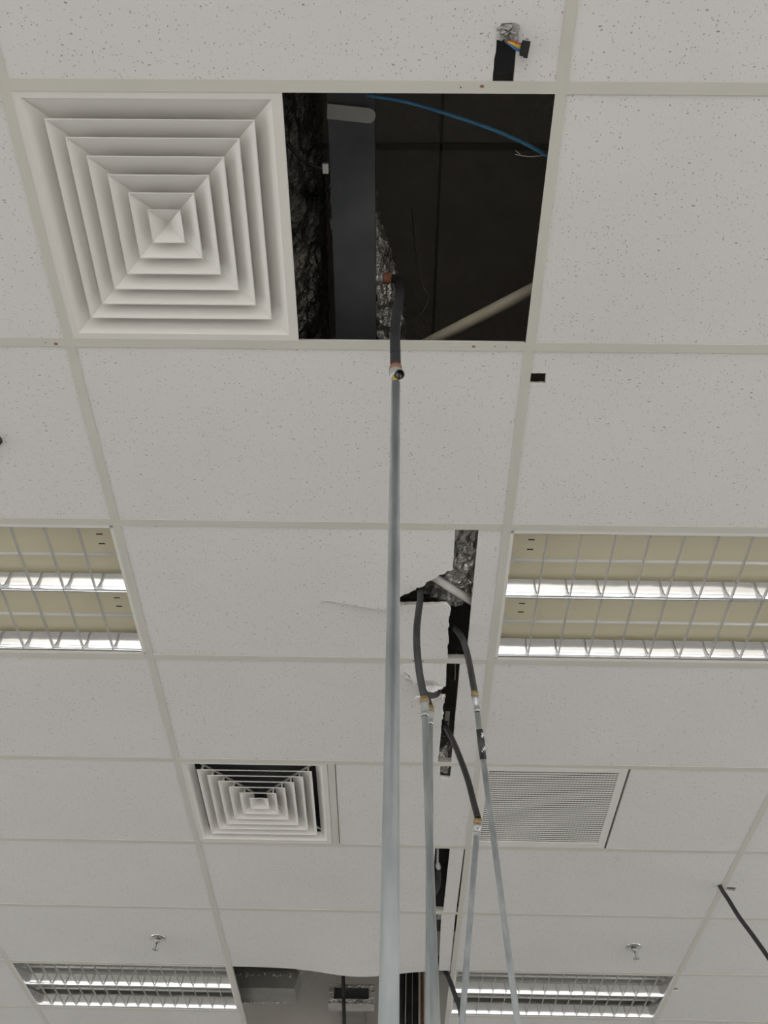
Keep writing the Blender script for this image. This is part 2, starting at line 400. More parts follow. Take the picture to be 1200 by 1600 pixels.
# broken panel, fourth row
ya3, yb3 = ry(3) + .004, ry(4) - .004
up3 = jag([(1.045, ya3), (1.047, 1.915)], .001, .02) + jag([(1.047, 1.915), (1.030, 1.930), (1.018, 1.938), (1.002, 1.952), (.975, 1.962)], .004, .007)[1:] \
    + jag([(.975, 1.963), (.952, 1.917), (.916, 1.874), (.882, 1.841), (.84, 1.822)], .003, .010)[1:]
lo3 = jag([(.84, 1.8225), (.882, 1.844), (.916, 1.879), (.95, 1.923), (.975, 1.972)], .002, .010)[1:] + jag([(.975, 1.972), (1.012, 1.964), (1.03, 1.985), (1.051, 1.992), (1.046, 2.03), (1.043, 2.217)], .004, .009)[1:] + jag([(1.043, 2.217), (1.040, yb3)], .001, .03)[1:]
up3s = set((round(p[0], 6), round(p[1], 6)) for p in up3)
def zf3(x, y):
    if (round(x, 6), round(y, 6)) in up3s or (x > .86 and y < 1.80 + (x-.84)*1.1 and y < 1.92):
        return -.018*ss(.83, .95, x)*max(0, (y-ya3))/.14
    return 0
panel(PN, [[(.006, ya3)] + up3 + lo3 + [(.006, yb3)]], zf=zf3, gridstep=.035,
      label='cracked white panel with peeling broken edge behind the paired poles', cat='ceiling panel', group=PG)
panel(PN, [rect(1.093, 1.194, ya3, yb3)], label='narrow white panel strip behind the taped pole, right of the long black slot', cat='ceiling panel')
rs = random.Random(9)
def shard(x, y, z, L, wd, ang, tilt):
    n = 6; pts = []
    for k in range(n): pts.append(((k/(n-1)-.5)*L, wd/2*rs.uniform(.4, 1)))
    for k in range(n-1, -1, -1): pts.append(((k/(n-1)-.5)*L, -wd/2*rs.uniform(.4, 1)))
    Rm = Matrix.Translation((x, y, z)) @ Matrix.Rotation(ang, 4, 'Z') @ Matrix.Rotation(tilt, 4, 'X')
    bt = [Rm @ Vector((a, b2, 0)) for a, b2 in pts]; tp = [Rm @ Vector((a, b2, .007)) for a, b2 in pts]
    N = len(pts); sh = MB(); sh.add(bt + tp, [tuple(range(N)), tuple(range(2*N-1, N-1, -1))] + [(k, (k+1) % N, N+(k+1) % N, N+k) for k in range(N)])
    sh.build('torn_flake', M['gypsum_core'], loc=(x, y, z), label='torn pale flake hanging from the broken tile edge beside the brass hose collars', cat='debris', group='torn flakes at the broken tile edge')
shard(.985, 1.975, TZ - .010, .085, .030, -.35, .5); shard(1.015, 1.992, TZ - .012, .07, .026, -.6, .8)
shard(1.002, 2.006, TZ - .016, .09, .018, -.55, .3); shard(.965, 1.988, TZ - .008, .05, .02, -.2, .9)
# fifth row, right half with small cutout
panel(PN, [cell(0, 4, .633, 1.194)], holes=[jag([(1.051, 2.408), (1.097, 2.408), (1.093, 2.493), (1.052, 2.488)], .001, .012)],
      label='white panel between the small air diffuser and the return grille, with a foil-filled cutout', cat='ceiling panel', group=PG)
# sixth and seventh rows, slotted
panel(PN, [cell(0, 5, .006, 1.055)], label='white panel crossed by the poles, one row below the small air diffuser', cat='ceiling panel', group=PG)
panel(PN, [[(1.1215, ry(5)+.004), (1.1835, ry(5)+.004), (1.180, ry(6)-.004), (1.1185, ry(6)-.004)]], label='white panel strip between the dark slot and the ceiling bar, below the air grille row', cat='ceiling panel')
def zf6(x, y):
    return -.036*math.exp(-((x-.70)/.26)**2)*((y-ry(6))/.6)**2
yb6 = 4.222
panel(PN, [rect(.008, 1.075, ry(6)+.004, yb6)], zf=zf6, gridstep=.05, label='white panel with a sagging free edge over the large ceiling opening', cat='ceiling panel', group=PG)
panel(PN, [[(1.110, ry(6)+.004), (1.178, ry(6)+.004), (1.184, yb6), (1.124, yb6)]], label='white panel strip at the foot of the dark slot, ending at the large ceiling opening', cat='ceiling panel')
# ceiling beyond the picture, all around
outer = MB()
openbay = {(c, r) for c in (-3, -2, -1, 0, 1, 2, 3) for r in (9, 10)}  # unseen bays left open to let more light into the void
vis = openbay | {(c, r) for c in (0, 1) for r in range(-1, 9)} | {(-1, r) for r in range(0, 9)} | {(-2, 7), (-2, 8)} | {(2, r) for r in range(4, 9)} | {(0, 9)}
for c in range(C0, C1):
    for r in range(R0 - 1, R1 + 1):
        if (c, r) in vis: continue
        y0_, y1_ = max(ry(r), Y0), min(ry(r+1), Y1)
        if y1_ - y0_ < .05: continue
        outer.box(1.2*c + .006, 1.2*(c+1) - .006, y0_ + .004, y1_ - .004, TZ, TZ + TT)
outer.box(C1*1.2, X1, Y0, Y1, TZ, TZ+TT); outer.box(X0, C0*1.2, Y0, Y1, TZ, TZ+TT)
outer.build('ceiling_field', M['tile'], **K)

# ------------------------------------------------------------------ square air diffusers
def diffuser(fi, fz, run, rise):
    root = empty('air_diffuser', (0, 0, 0))
    LZ = .0
    f = MB(); fw = .2965
    f.ring(fw, -.001, .2735, -.001); f.ring(fw, -.001, fw, .010); f.ring(.2735, -.001, .2735, .0006); f.ring(.2735, .0006, fi, fz); f.ring(.2765, .004, fi + .003, fz + .003); f.ring(fi, fz, fi + .003, fz + .003)
    f.build('frame', M['white_enamel'], root)
    for s in (.2325, .195, .156, .1165, .077):
        v = MB(); 
        v.ring(s, LZ, s - .0022, LZ); v.ring(s - .0022, LZ, s - run, LZ + rise)
        v.ring(s, LZ, s, LZ + .002); v.ring(s, LZ + .002, s - run, LZ + rise + .002); v.ring(s - run, LZ + rise, s - run, LZ + rise + .002)
        v.build('vane', M['white_enamel'], root)
    c = MB(); s = .0385
    q = [(-s, -s, LZ), (s, -s, LZ), (s, s, LZ), (-s, s, LZ), (0, 0, LZ + rise*.72)]
    c.add(q, [(0, 1, 4), (1, 2, 4), (2, 3, 4), (3, 0, 4)])
    q2 = [(a, b2, z + .002) for a, b2, z in q]; c.add(q2, [(0, 1, 4), (1, 2, 4), (2, 3, 4), (3, 0, 4)]); c.ring(s, LZ, s, LZ + .002)
    c.build('centre_cone', M['white_enamel'], root)
    for sx, sy in ((1, 1), (1, -1), (-1, 1), (-1, -1)):
        b = MB(); b.bar((.03*sx, .03*sy, .037), (.262*sx, .262*sy, .037), .010, .003)
        for s in (.215, .178, .139, .10, .06): b.bar((s*sx, s*sy, .012), (s*sx, s*sy, .036), .010, .002, upv=(sy, -sx, 0))
        b.build('corner_strut', M['white_enamel'], root)
    n = MB(); n.ring(.268, .040, .268, .16); n.ring(.268, .16, .0001, .16); n.ring(.285, .009, .268, .040)
    n.build('neck', M['dark_duct'], root)
    return root
d1 = diffuser(.214, .032, .052, .026); d1.location = (.3035, .3030, H + .0015)
d2 = diffuser(.246, .026, .050, .0385); d2.location = (.303, 2.6935, H + .0015)
tag(d1, 'large near square white air diffuser beside the open black ceiling gap', 'air diffuser', 'square louvred ceiling diffusers')
tag(d2, 'smaller looking far square white air diffuser left of the poles, dark gaps between its vanes', 'air diffuser', 'square louvred ceiling diffusers')

# ------------------------------------------------------------------ return air grille
g = empty('air_grille', (1.508, 2.694, H), 'white return air grille of fine slats right of the poles', 'air grille')
f = MB()
x0, x1, yy0, yy1 = -.297, .287, -.287, .291
ix0, ix1, iy0, iy1 = -.262, .256, -.262, .252
f.box(x0, x1, yy0, iy0, -.001, .008); f.box(x0, x1, iy1, yy1, -.001, .008); f.box(x0, ix0, iy0, iy1, -.001, .008); f.box(ix1, x1, iy0, iy1, -.001, .008)
f.build('frame', M['white_enamel'], g)
s_ = MB(); n = 34
for k in range(n + 1):
    y = iy0 + (iy1 - iy0)*k/n; s_.box(ix0, ix1, y - .0033, y + .0033, 0, .0025)
n = 40
for k in range(n + 1):
    x = ix0 + (ix1 - ix0)*k/n; s_.box(x - .0006, x + .0006, iy0, iy1, .001, .0025)
s_.build('slat_core', M['white_enamel'], g)
MB().box(x0, x1, yy0, yy1, .022, .026).build('filter', M['filter_grey'], g)
bx = MB(); bx.box(x0, x0+.003, yy0, yy1, .008, .022); bx.box(x1-.003, x1, yy0, yy1, .008, .022); bx.box(x0, x1, yy0, yy0+.003, .008, .022); bx.box(x0, x1, yy1-.003, yy1, .008, .05)
bx.build('filter_box', M['dark_duct'], g)

# ------------------------------------------------------------------ louvred fluorescent troffers
def troffer(cells, pan, pw, bt):
    root = empty('troffer_light', (0, 0, 0))
    hx, hy, D = .588, .290, .070
    hs = MB()
    hs.box(-hx, hx, -hy, hy, D, D + .003)
    for a, b2 in ((-hx, -hx + .002), (hx - .002, hx)): hs.box(a, b2, -hy, hy, 0, D)
    for a, b2 in ((-hy, -hy + .002), (hy - .002, hy)): hs.box(-hx, hx, a, b2, 0, D)
    for yc in (-.15, .13):                                          # clip slots in the pan
        for dy in (-.045, -.005):
            for sx in (-1, 1): hs.box(sx*(hx - .082) - .010, sx*(hx - .082) + .010, yc + dy - .002, yc + dy + .002, D - .001, D, 1)
    hs.build('housing', [pan, M['dark_hole']], root)
    rim = MB(); rim.box(-hx, hx, -hy, -hy + .014, -.0012, .002); rim.box(-hx, hx, hy - .012, hy, -.0012, .002)
    rim.box(-hx, -hx + .010, -hy, hy, -.0012, .002); rim.box(hx - .010, hx, -hy, hy, -.0012, .002)
    rim.build('rim', M['white_enamel'], root)
    for sx in (-1, 1):
        ends = MB(); ends.add([(sx*(hx-.010), -hy+.01, 0), (sx*(hx-.010), hy-.01, 0), (sx*(hx-.022), hy-.01, D), (sx*(hx-.022), -hy+.01, D)], [(0, 1, 2, 3)])
        ends.build('end_reflector', M['mirror'], root)
    # parabolic lengthwise reflectors
    T = .050
    def para(yc, w, sides):
        r = MB(); n = 12; ex = hx - .011
        for sd in sides:
            vs = []
            for k in range(n + 1):
                t = k/n; vs += [(-ex, yc + sd*(.0015 + w*t**1.45), .001 + T*t), (ex, yc + sd*(.0015 + w*t**1.45), .001 + T*t)]
            r.add(vs, [(2*k, 2*k+1, 2*k+3, 2*k+2) for k in range(n)], 0, True)
        r.box(-ex, ex, yc - .0015, yc + .0015, 0, .001)
        if len(sides) == 2: r.box(-ex, ex, yc - w, yc + w, T + .001, T + .003)
        r.build('side_reflector', M['mirror'], root)
    para(-.005, pw, (-1, 1)); para(hy - .017, pw, (-1,)); para(-hy + .015, pw, (1,))
    for y0_, y1_ in ((-hy + .015, -.005), (-.005, hy - .017)):
        yc = (y0_ + y1_)/2
        yc += .010
        tb = MB(); tb.tube([(-hx + .03, yc, .046), (hx - .03, yc, .046)], .006, 14)
        t = tb.build('lamp_tube', M['lamp_phosphor'], root)
        for sx in (-1, 1): MB().box(sx*(hx-.022) - .008, sx*(hx-.022) + .008, yc - .009, yc + .009, .038, D).build('lamp_holder', M['white_plastic'], root)
        lv = MB()
        for k in range(1, cells):                                   # cross blades, a slim vee each
            x = -hx + .010 + (2*hx - .020)*k/cells
            lo, hi = bt, bt
            q = [(x - lo, y0_, .003), (x + lo, y0_, .003), (x - lo, y1_, .003), (x + lo, y1_, .003)]
            zt = .014; sl = .007
            p = [(x - hi, y0_ + sl, zt), (x + hi, y0_ + sl, zt), (x - hi, y1_ - sl, zt), (x + hi, y1_ - sl, zt)]
            lv.add(q + p, [(0, 2, 3, 1), (4, 5, 7, 6), (0, 4, 6, 2), (1, 3, 7, 5), (0, 1, 5, 4), (2, 6, 7, 3)])
        lv.build('cross_louvre', M['louvre'], root)
    return root
TG = 'recessed louvred ceiling lights'
t1 = troffer(11, M['cream_enamel'], .036, .0018); t1.location = (1.8, (ry(2)+ry(3))/2, H + .0012)
t2 = copy_tree(t1); t2.location = (-.6, (ry(2)+ry(3))/2, H + .0012)
t3 = troffer(16, M['satin'], .023, .0010); t3.location = (1.8, (ry(7)+ry(8))/2, H + .0012)
t4 = copy_tree(t3); t4.location = (-.6, (ry(7)+ry(8))/2, H + .0012)
tag(t1, 'large unlit louvred light with cream trays cut by the right edge of the photo', 'ceiling light', TG)
tag(t2, 'large unlit louvred light with cream trays cut by the left edge of the photo', 'ceiling light', TG)
tag(t3, 'far louvred light with bright mirror strips behind the leaning poles', 'ceiling light', TG)
tag(t4, 'far louvred light with bright mirror strips at the bottom left corner', 'ceiling light', TG)

# ------------------------------------------------------------------ sprinkler heads
def sprinkler():
    root = empty('sprinkler_head', (0, 0, 0))
    e = MB(); e.lathe((0,0,0), (0,0,-1), [(-.002, .017), (-.001, .038), (.003, .040), (.006, .034), (.008, .018), (.008, .012)], 28); e.build('escutcheon', M['chrome'], root)
    b = MB(); b.lathe((0,0,0), (0,0,-1), [(-.03, .010), (.012, .010), (.012, .014), (.022, .014), (.022, .008), (.026, .007)], 12)
    b.tube(spline([(.011, 0, -.022), (.016, 0, -.034), (.012, 0, -.046), (.003, 0, -.054)], .003), .0028, 8)
    b.tube(spline([(-.011, 0, -.022), (-.016, 0, -.034), (-.012, 0, -.046), (-.003, 0, -.054)], .003), .0028, 8)
    b.build('body', M['worn_zinc'], root)
    MB().tube([(0,0,-.026), (0,0,-.050)], .0022, 8).build('glass_bulb', M['rust'], root)
    d = MB(); n = 12
    for k in range(n):
        a = 6.283*k/n; d.bar((.003*math.cos(a), .003*math.sin(a), -.057), (.017*math.cos(a), .017*math.sin(a), -.059), .005, .0014)
    d.lathe((0,0,-.052), (0,0,-1), [(0, .0), (0, .005), (.006, .005), (.006, .0)], 12); d.build('deflector', M['chrome'], root)
    return root
s1_ = sprinkler(); s1_.location = (-.333, 3.912, H + .003)
s2_ = copy_tree(s1_); s2_.location = (2.103, 3.908, H + .003); s2_.rotation_euler.z = .6
tag(s1_, 'chrome sprinkler head above the far left louvred light', 'sprinkler', 'chrome pendent sprinkler heads')
tag(s2_, 'chrome sprinkler head above the far right louvred light', 'sprinkler', 'chrome pendent sprinkler heads')
# dark round device cut by the left edge
dv = empty('ceiling_detector', (-.283, .905, H + .002), 'dark round dome just peeking in at the left edge', 'detector')
MB().lathe((0,0,0), (0,0,-1), [(-.001, .016), (0, .018), (.006, .018), (.008, .014)], 24).build('base_ring', M['black_plastic'], dv)
MB().lathe((0,0,-.008), (0,0,-1), [(0, .014), (.006, .012), (.010, .007), (.012, 0)], 24).build('dome', M['black_plastic'], dv)

# ------------------------------------------------------------------ poles with flexible conduit
def dirv(a, b): return (Vector(b) - Vector(a)).normalized()
def pole(top, through, r, brass_len=.016, collar='brass', tape=False):
    """galvanized pole from its top through a second point and on to the floor"""
    top = Vector(top); d = dirv(top, through); foot = top + d*((top.z - .0)/-d.z)
    root = empty('conduit_pole', foot)
    def loc(p): return Vector(p) - foot
    body = MB(); body.lathe(loc(top), d, [(0, 0), (0, r), ((foot-top).length, r), ((foot-top).length, 0)], 32)
    body.build('tube', M['galvanized'], root)
    return root, d, foot
def hose_mesh(pts, r, rib=True):
    P = spline(pts, .0022 if rib else .006)
    return MB().tube(P, (lambda i, t: r*(1 + (.045 if (i//2) % 2 else 0))) if rib else r, 16)
R_ = .0095
# A: nearest pole
topA = Vector((.854, .5, 2.995)); pA, dA, fA = pole(topA, (.855, .5, 1.787), R_)
tag(pA, 'tall near galvanized pole running from the bottom edge up to the black ceiling gap', 'pole', 'galvanized poles hung on black conduit')
hA = [(.8535, .500, 3.062), (.852, .492, 3.13), (.851, .487, 3.22), (.8535, .486, 3.32), (.860, .488, 3.43), (.863, .494, 3.52), (.860, .5, 3.57), (.847, .503, 3.605), (.832, .504, 3.612)]
MBh = hose_mesh(hA, .0115); MBh.build('flexible_conduit', M['black_hose'], loc=hA[0], label='black ribbed conduit hanging out of the black ceiling gap to the near pole', cat='conduit')
# coupling between conduit and pole A
cA = empty('conduit_coupling', (.8535, .5, 3.035), 'rusty and silver coupling with an open tube end above the near pole', 'coupling')
MB().lathe((0,0,.034), (0,0,-1), [(0, .0118), (0, .0135), (.018, .0150), (.022, .0140), (.022, .010)], 20).build('rusted_nut', M['rust'], cA)
MB().lathe((0,0,.012), (0,0,-1), [(0, .0145), (.005, .0148), (.014, .0118), (.026, .0105), (.026, .003)], 20).build('silver_sleeve', M['worn_zinc'], cA)
op = MB(); od = Vector((.25, -.62, -.74)).normalized(); ob = Vector((.004, -.002, -.010))
op.lathe(ob, od, [(0, .009), (.018, .0105), (.020, .0105), (.020, .0085), (.002, .0080)], 20); op.build('open_end', M['black_plastic'], cA)
wr = MB()
for dx in (-.003, 0, .0035): wr.tube(spline([(dx, -.005, -.012), (dx - .001, -.007, -.026), (dx*.6, -.002, -.044)], .003), .0013, 6)
wr.build('wire', M['wire_yellow'], cA)
def armature(root, foot, top, d, r, hose_r, collar=.017, sleeve=.045):
    b = MB(); b.lathe(Vector(top) - foot - d*(collar*.2 + sleeve), d, [(-collar, r*.9), (-collar, r*1.34), (-collar*.25, r*1.42), (0, r*1.36), (0, r*.9)], 24); b.build('brass_collar', M['brass'], root)
    s = MB(); s.lathe(Vector(top) - foot - d*(collar*.2 + sleeve), d, [(0, r*.9), (0, r*1.28), (.010, r*1.30), (sleeve*.55, r*1.12), (sleeve*.8, r*1.1), (sleeve*.8, r*1.2), (sleeve*1.0, r*1.2), (sleeve*1.02, r*1.0)], 24)
    s.build('connector_sleeve', M['worn_zinc'], root)
    return Vector(top) - d*(collar*1.2 + sleeve)
# B and B2: the crossing pair
topB = Vector((.9452, 1.456, 2.882)); pB, dB, fB = pole(topB, (.950, 1.479, 2.145), R_)
hb = armature(pB, fB, topB, dB, R_, .0105)
tag(pB, 'front galvanized pole of the close pair, left of the black slot', 'pole', 'galvanized poles hung on black conduit')
MBh = hose_mesh([hb, (.932, 1.425, 3.01), (.925, 1.40, 3.08), (.925, 1.39, 3.15), (.932, 1.41, 3.24), (.9395, 1.44, 3.33), (.9415, 1.47, 3.42), (.94, 1.49, 3.55)], .0105, False)
MBh.build('flexible_conduit', M['black_hose'], loc=hb, label='thick black conduit hanging from the torn hole to the front pole of the close pair', cat='conduit')
topB2 = Vector((.9640, 1.569, 2.942)); pB2, dB2, fB2 = pole(topB2, (.944, 1.613, 2.193), R_)
hb2 = armature(pB2, fB2, topB2, dB2, R_, .0105)
tag(pB2, 'rear galvanized pole of the close pair, mostly hidden by the front one', 'pole', 'galvanized poles hung on black conduit')
MBh = hose_mesh([hb2, (.960, 1.61, 3.08), (.957, 1.68, 3.16), (.970, 1.80, 3.25), (1.014, 1.942, 3.37), (1.030, 1.955, 3.43), (1.04, 1.96, 3.50)], .0105, False)
MBh.build('flexible_conduit', M['black_hose'], loc=hb2, label='short black conduit stub behind the front pole of the close pair', cat='conduit')
# C: leaning pole with taped band
topC = Vector((1.1305, 1.765, 3.150)); pC, dC, fC = pole(topC, (1.206, 2.105, 2.377), R_*.96)
hc = armature(pC, fC, topC, dC, R_*.96, .0105, sleeve=.05)
tag(pC, 'leaning galvanized pole with a black tape band, passing in front of the air grille', 'pole', 'galvanized poles hung on black conduit')
tp = MB(); tp.lathe(topC - fC + dC*.055, dC, [(0, R_), (0, R_*1.12), (.045, R_*1.2), (.092, R_*1.12), (.092, R_)], 24)
tb = tp.build('tape_band', M['black_tape'], pC, label='black tape band with torn white flecks')
for t_, a_, s_ in ((.076, -1.0, .006), (.084, -1.25, .004), (.118, -.9, .005), (.124, -1.3, .0045), (.13, -1.7, .003)):
    c_ = topC - fC + dC*t_; q = Vector((math.cos(a_), math.sin(a_), 0)); e_ = Vector((-math.sin(a_), math.cos(a_), 0))
    cc = c_ + q*R_*1.26; fl = MB(); fl.add([cc + e_*s_*.7 + dC*s_, cc - e_*s_*.5 + dC*s_*.6, cc - e_*s_*.8 - dC*s_, cc + e_*s_*.4 - dC*s_*.7, cc + q*.0005], [(0, 1, 4), (1, 2, 4), (2, 3, 4), (3, 0, 4), (0, 3, 2, 1)])
    fl.build('torn_label', M['tape_white'], tb)
MBh = hose_mesh([hc, (1.108, 1.675, 3.275), (1.097, 1.645, 3.315), (1.085, 1.635, 3.355), (1.068, 1.65, 3.41), (1.045, 1.68, 3.46), (1.01, 1.72, 3.51)], .0105, False)
MBh.build('flexible_conduit', M['black_hose'], loc=hc, label='black conduit curving out of the slot to the taped leaning pole', cat='conduit')
# D: thin pole leaning the other way
topD = Vector((1.127, 2.025, 2.878)); pD, dD, fD = pole(topD, (1.070, 2.285, 2.44), R_*.98)
hd = armature(pD, fD, topD, dD, R_*.98, .0095, sleeve=.03)
tag(pD, 'thin galvanized pole with dull collar between the close pair and the taped pole', 'pole', 'galvanized poles hung on black conduit')
MBh = hose_mesh([hd, (1.123, 2.005, 2.985), (1.113, 2.025, 3.075), (1.096, 2.06, 3.185), (1.081, 2.11, 3.29), (1.068, 2.16, 3.375), (1.054, 2.18, 3.43), (1.02, 2.20, 3.48)], .0105, False)
MBh.build('flexible_conduit', M['black_hose'], loc=hd, label='long black conduit from the lower slot end down to the thin pole', cat='conduit')
# E: hose on the right
hE = [(2.36, 3.262, 3.55), (2.372, 3.285, 3.45), (2.385, 3.287, 3.38), (2.3965, 3.28, 3.33), (2.408, 3.255, 3.24), (2.418, 3.20, 3.13), (2.43, 3.12, 2.96), (2.435, 3.04, 2.78), (2.43, 2.95, 2.55), (2.42, 2.9, 2.3), (2.41, 2.88, 2.1)]
hose_mesh(hE, .0098, False).build('hanging_hose', M['black_hose'], loc=hE[-1], label='single black hose hanging down at the right edge of the photo', cat='hose')

# ------------------------------------------------------------------ things seen in the void: near gap
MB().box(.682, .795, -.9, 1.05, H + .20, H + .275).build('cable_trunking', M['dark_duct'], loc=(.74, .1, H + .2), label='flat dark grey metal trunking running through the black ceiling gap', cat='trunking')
b_ = MB(); pts = [(.60, .078), (.780, .098)]
a = Vector((.6815, .086, 0)); d_ = Vector((.192, .018, 0)).normalized(); n_ = Vector((-d_.y, d_.x, 0)); L = .100; hw = .0165
out = [a - n_*hw, a + d_*L - n_*hw]
for k in range(1, 8):
    t = -math.pi/2 + math.pi*k/8; out.append(a + d_*L + d_*hw*math.cos(t) + n_*hw*math.sin(t))
out += [a + d_*L + n_*hw, a + n_*hw]
N = len(out)
b_.add([(p.x, p.y, H + .188) for p in out] + [(p.x, p.y, H + .1995) for p in out], [tuple(range(N)), tuple(range(2*N-1, N-1, -1))] + [(k, (k+1) % N, N+(k+1) % N, N+k) for k in range(N)])
b_.build('support_strap', M['grey_pipe'], loc=(.69, .087, H + .19), label='pale grey round-ended strap crossing under the dark trunking', cat='strap')
def foil_duct(pts, r, label, material='foil', seed=1, amp=.012, name='insulated_duct'):
    P = spline(pts, .0085); mb = MB(); seg = 110 if r > .08 else 64
    mb.tube(P, r, seg, smooth=False)
    off = Vector((seed*3.1, seed*1.7, 0))
    for i, v in enumerate(mb.v[:len(P)*seg]):
        c = P[i//seg]; p = Vector(v); q = (p - c).normalized()
        n1 = 1 - abs(mnoise.noise(p*17 + off))*2.4; n2 = 1 - abs(mnoise.noise(Vector((p.x*45, p.y*30, p.z*45)) + off))*2.4
        mb.v[i] = tuple(p + q*amp*(.6*n1 + .5*n2 + .5*mnoise.noise(p*7 + off)))
    return mb.build(name, M[material], loc=pts[0], label=label, cat='duct')
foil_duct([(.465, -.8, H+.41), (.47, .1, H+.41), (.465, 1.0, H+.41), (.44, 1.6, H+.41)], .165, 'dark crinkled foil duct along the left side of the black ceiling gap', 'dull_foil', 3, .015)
foil_duct([(.716, .27, H+.42), (.732, .41, H+.39), (.772, .53, H+.37), (.812, .74, H+.37), (.83, .95, H+.39)], .062, 'crinkled silver foil duct at the right of the dark trunking behind the near conduit', 'foil', 5, .016)
fit_ = empty('pipe_fitting', (.797, .504, H + .212), 'rusty elbow fitting with silver rings joining the trunking to the near conduit', 'fitting')
MB().lathe((-.002,0,0), (1,0,0), [(0, .0), (0, .0135), (.010, .0135), (.010, .0115), (.012, .0115), (.012, .0135), (.020, .0135), (.020, .008)], 20).build('silver_ring', M['worn_zinc'], fit_)
MB().lathe((.018,0,0), (1,0,0), [(0, .012), (.004, .0155), (.014, .0165), (.022, .013), (.028, .011), (.036, .0095)], 20).build('rusted_body', M['rust'], fit_)
MB().tube(spline([(.78, .036, H+.10), (.877, .051, H+.10), (.996, .083, H+.10), (1.102, .117, H+.10), (1.21, .165, H+.098), (1.4, .27, H+.09)], .02), .0042, 12) \
    .build('blue_cable', M['blue_cable'], loc=(1.0, .083, H+.10), label='bright blue cable sweeping across the upper part of the black ceiling gap', cat='cable')
MB().tube(spline([(.5, -.06, H+.14), (.66, -.01, H+.12), (.78, .036, H+.10)], .02), .0042, 12)
wv = MB(); wv.tube(spline([(1.195, .158, H+.085), (1.165, .160, H+.08), (1.14, .158, H+.08), (1.126, .156, H+.083)], .004), .0011, 6)
wv.tube(spline([(1.140, .158, H+.08), (1.133, .152, H+.078), (1.126, .147, H+.08)], .004), .0009, 6)
wv.build('tie_wire', M['grey_pipe'], loc=(1.195, .158, H+.08), label='thin twisted pale wire beside the blue cable end', cat='wire')
MB().tube([(.84, .725, H+.15), (1.36, .423, H+.15)], .0165, 24).build('plastic_pipe', M['beige_pvc'], loc=(1.1, .57, H+.15), label='beige plastic pipe crossing the lower right corner of the black ceiling gap', cat='pipe')
MB().box(.665, .679, .205, .227, H+.185, H+.20).build('cable_clip', M['white_plastic'], loc=(.672, .216, H+.19), label='small white clip on a black lead beside the dark trunking', cat='clip')
MB().tube(spline([(.55, .12, H+.195), (.60, .185, H+.195), (.64, .21, H+.19), (.668, .216, H+.192)], .01), .004, 10).build('black_cable', M['black_hose'], loc=(.6, .185, H+.215), label='black lead curving left from the small white clip in the ceiling gap', cat='cable')
MB().tube(spline([(.90, .50, ZT), (.91, .53, H+.5), (.93, .56, H+.3), (.945, .58, H+.28), (.935, .61, H+.26), (.915, .63, H+.25)], .006), .0012, 6).build('loose_wire', M['dark_duct'], loc=(.93, .6, H+.27), label='faint thin loose wire loop hanging in the black gap right of the near conduit', cat='wire')

# slot at the top: tape wad and plug
tw = empty('taped_bundle', (1.078, -.095, H + .004), 'crumpled grey tape wad stuffed in the end of the top slot', 'tape wad')
def crumple(cx, cy, cz, sx, sy, sz, seed, mt, name, parent, n=14):
    rs = random.Random(seed); mb = MB(); vs = []
    for i in range(n+1):
        for j in range(n*2):
            th = math.pi*i/n; ph = math.pi*j/n
            r = 1 + .22*math.sin(3*ph + 4*th + seed) + .14*math.sin(7*ph - 5*th) + rs.uniform(-.08, .08)*math.sin(th)
            vs.append((cx + sx*r*math.sin(th)*math.cos(ph), cy + sy*r*math.sin(th)*math.sin(ph), cz + sz*r*math.cos(th)))
    W = n*2
    mb.add(vs, [(i*W+j, i*W+(j+1) % W, (i+1)*W+(j+1) % W, (i+1)*W+j) for i in range(n) for j in range(W)])
    return mb.build(name, mt, parent)
crumple(.000, -.004, .004, .022, .016, .014, 2, M['grey_tape'], 'tape_wad', tw)
crumple(-.018, .004, .001, .010, .008, .006, 5, M['tape_white'], 'torn_paper', tw)
st = MB(); st.add([(.006, -.020, -.008), (.020, -.016, -.010), (.019, .014, -.012), (.004, .018, -.006), (.006, -.020, -.006), (.020, -.016, -.008), (.019, .014, -.010), (.004, .018, -.004)], [(0,1,2,3),(7,6,5,4),(0,4,5,1),(1,5,6,2),(2,6,7,3),(3,7,4,0)])
st.build('tape_flap', M['grey_tape'], tw)
cp = empty('wire_connector', (1.112, -.070, H - .012), 'black plug on short yellow, red and blue wires dangling from the top slot', 'connector')
hb_ = MB(); hb_.box(-.0075, .0085, -.014, .014, -.006, .006); hb_.box(-.009, -.0075, -.010, .010, -.004, .004); hb_.box(.001, .0085, .008, .0165, -.0055, .0055)
hbo = hb_.build('plug_body', M['black_plastic'], cp); hbo.rotation_euler = (0, 0, .12)
for dy, mt, nm in ((-.004, 'wire_yellow', 'yellow_wire'), (-.001, 'wire_yellow', 'yellow_wire'), (.0025, 'wire_blue', 'blue_wire'), (-.0075, 'wire_red', 'red_wire'), (.0055, 'wire_blue', 'blue_wire')):
    MB().tube(spline([(-.008, dy, 0), (-.018, dy - .003, .002), (-.030, dy*.6 - .008, .010), (-.040, dy*.3 - .010, .024)], .004), .0014, 8).build(nm, M[mt], cp)
MB().box(1.0, 1.16, -.32, .0, H+.16, H+.17).build('cable_tray', M['dark_duct'], loc=(1.08, -.1, H+.16), label='dark metal sheet just visible inside the top slot', cat='metal sheet')

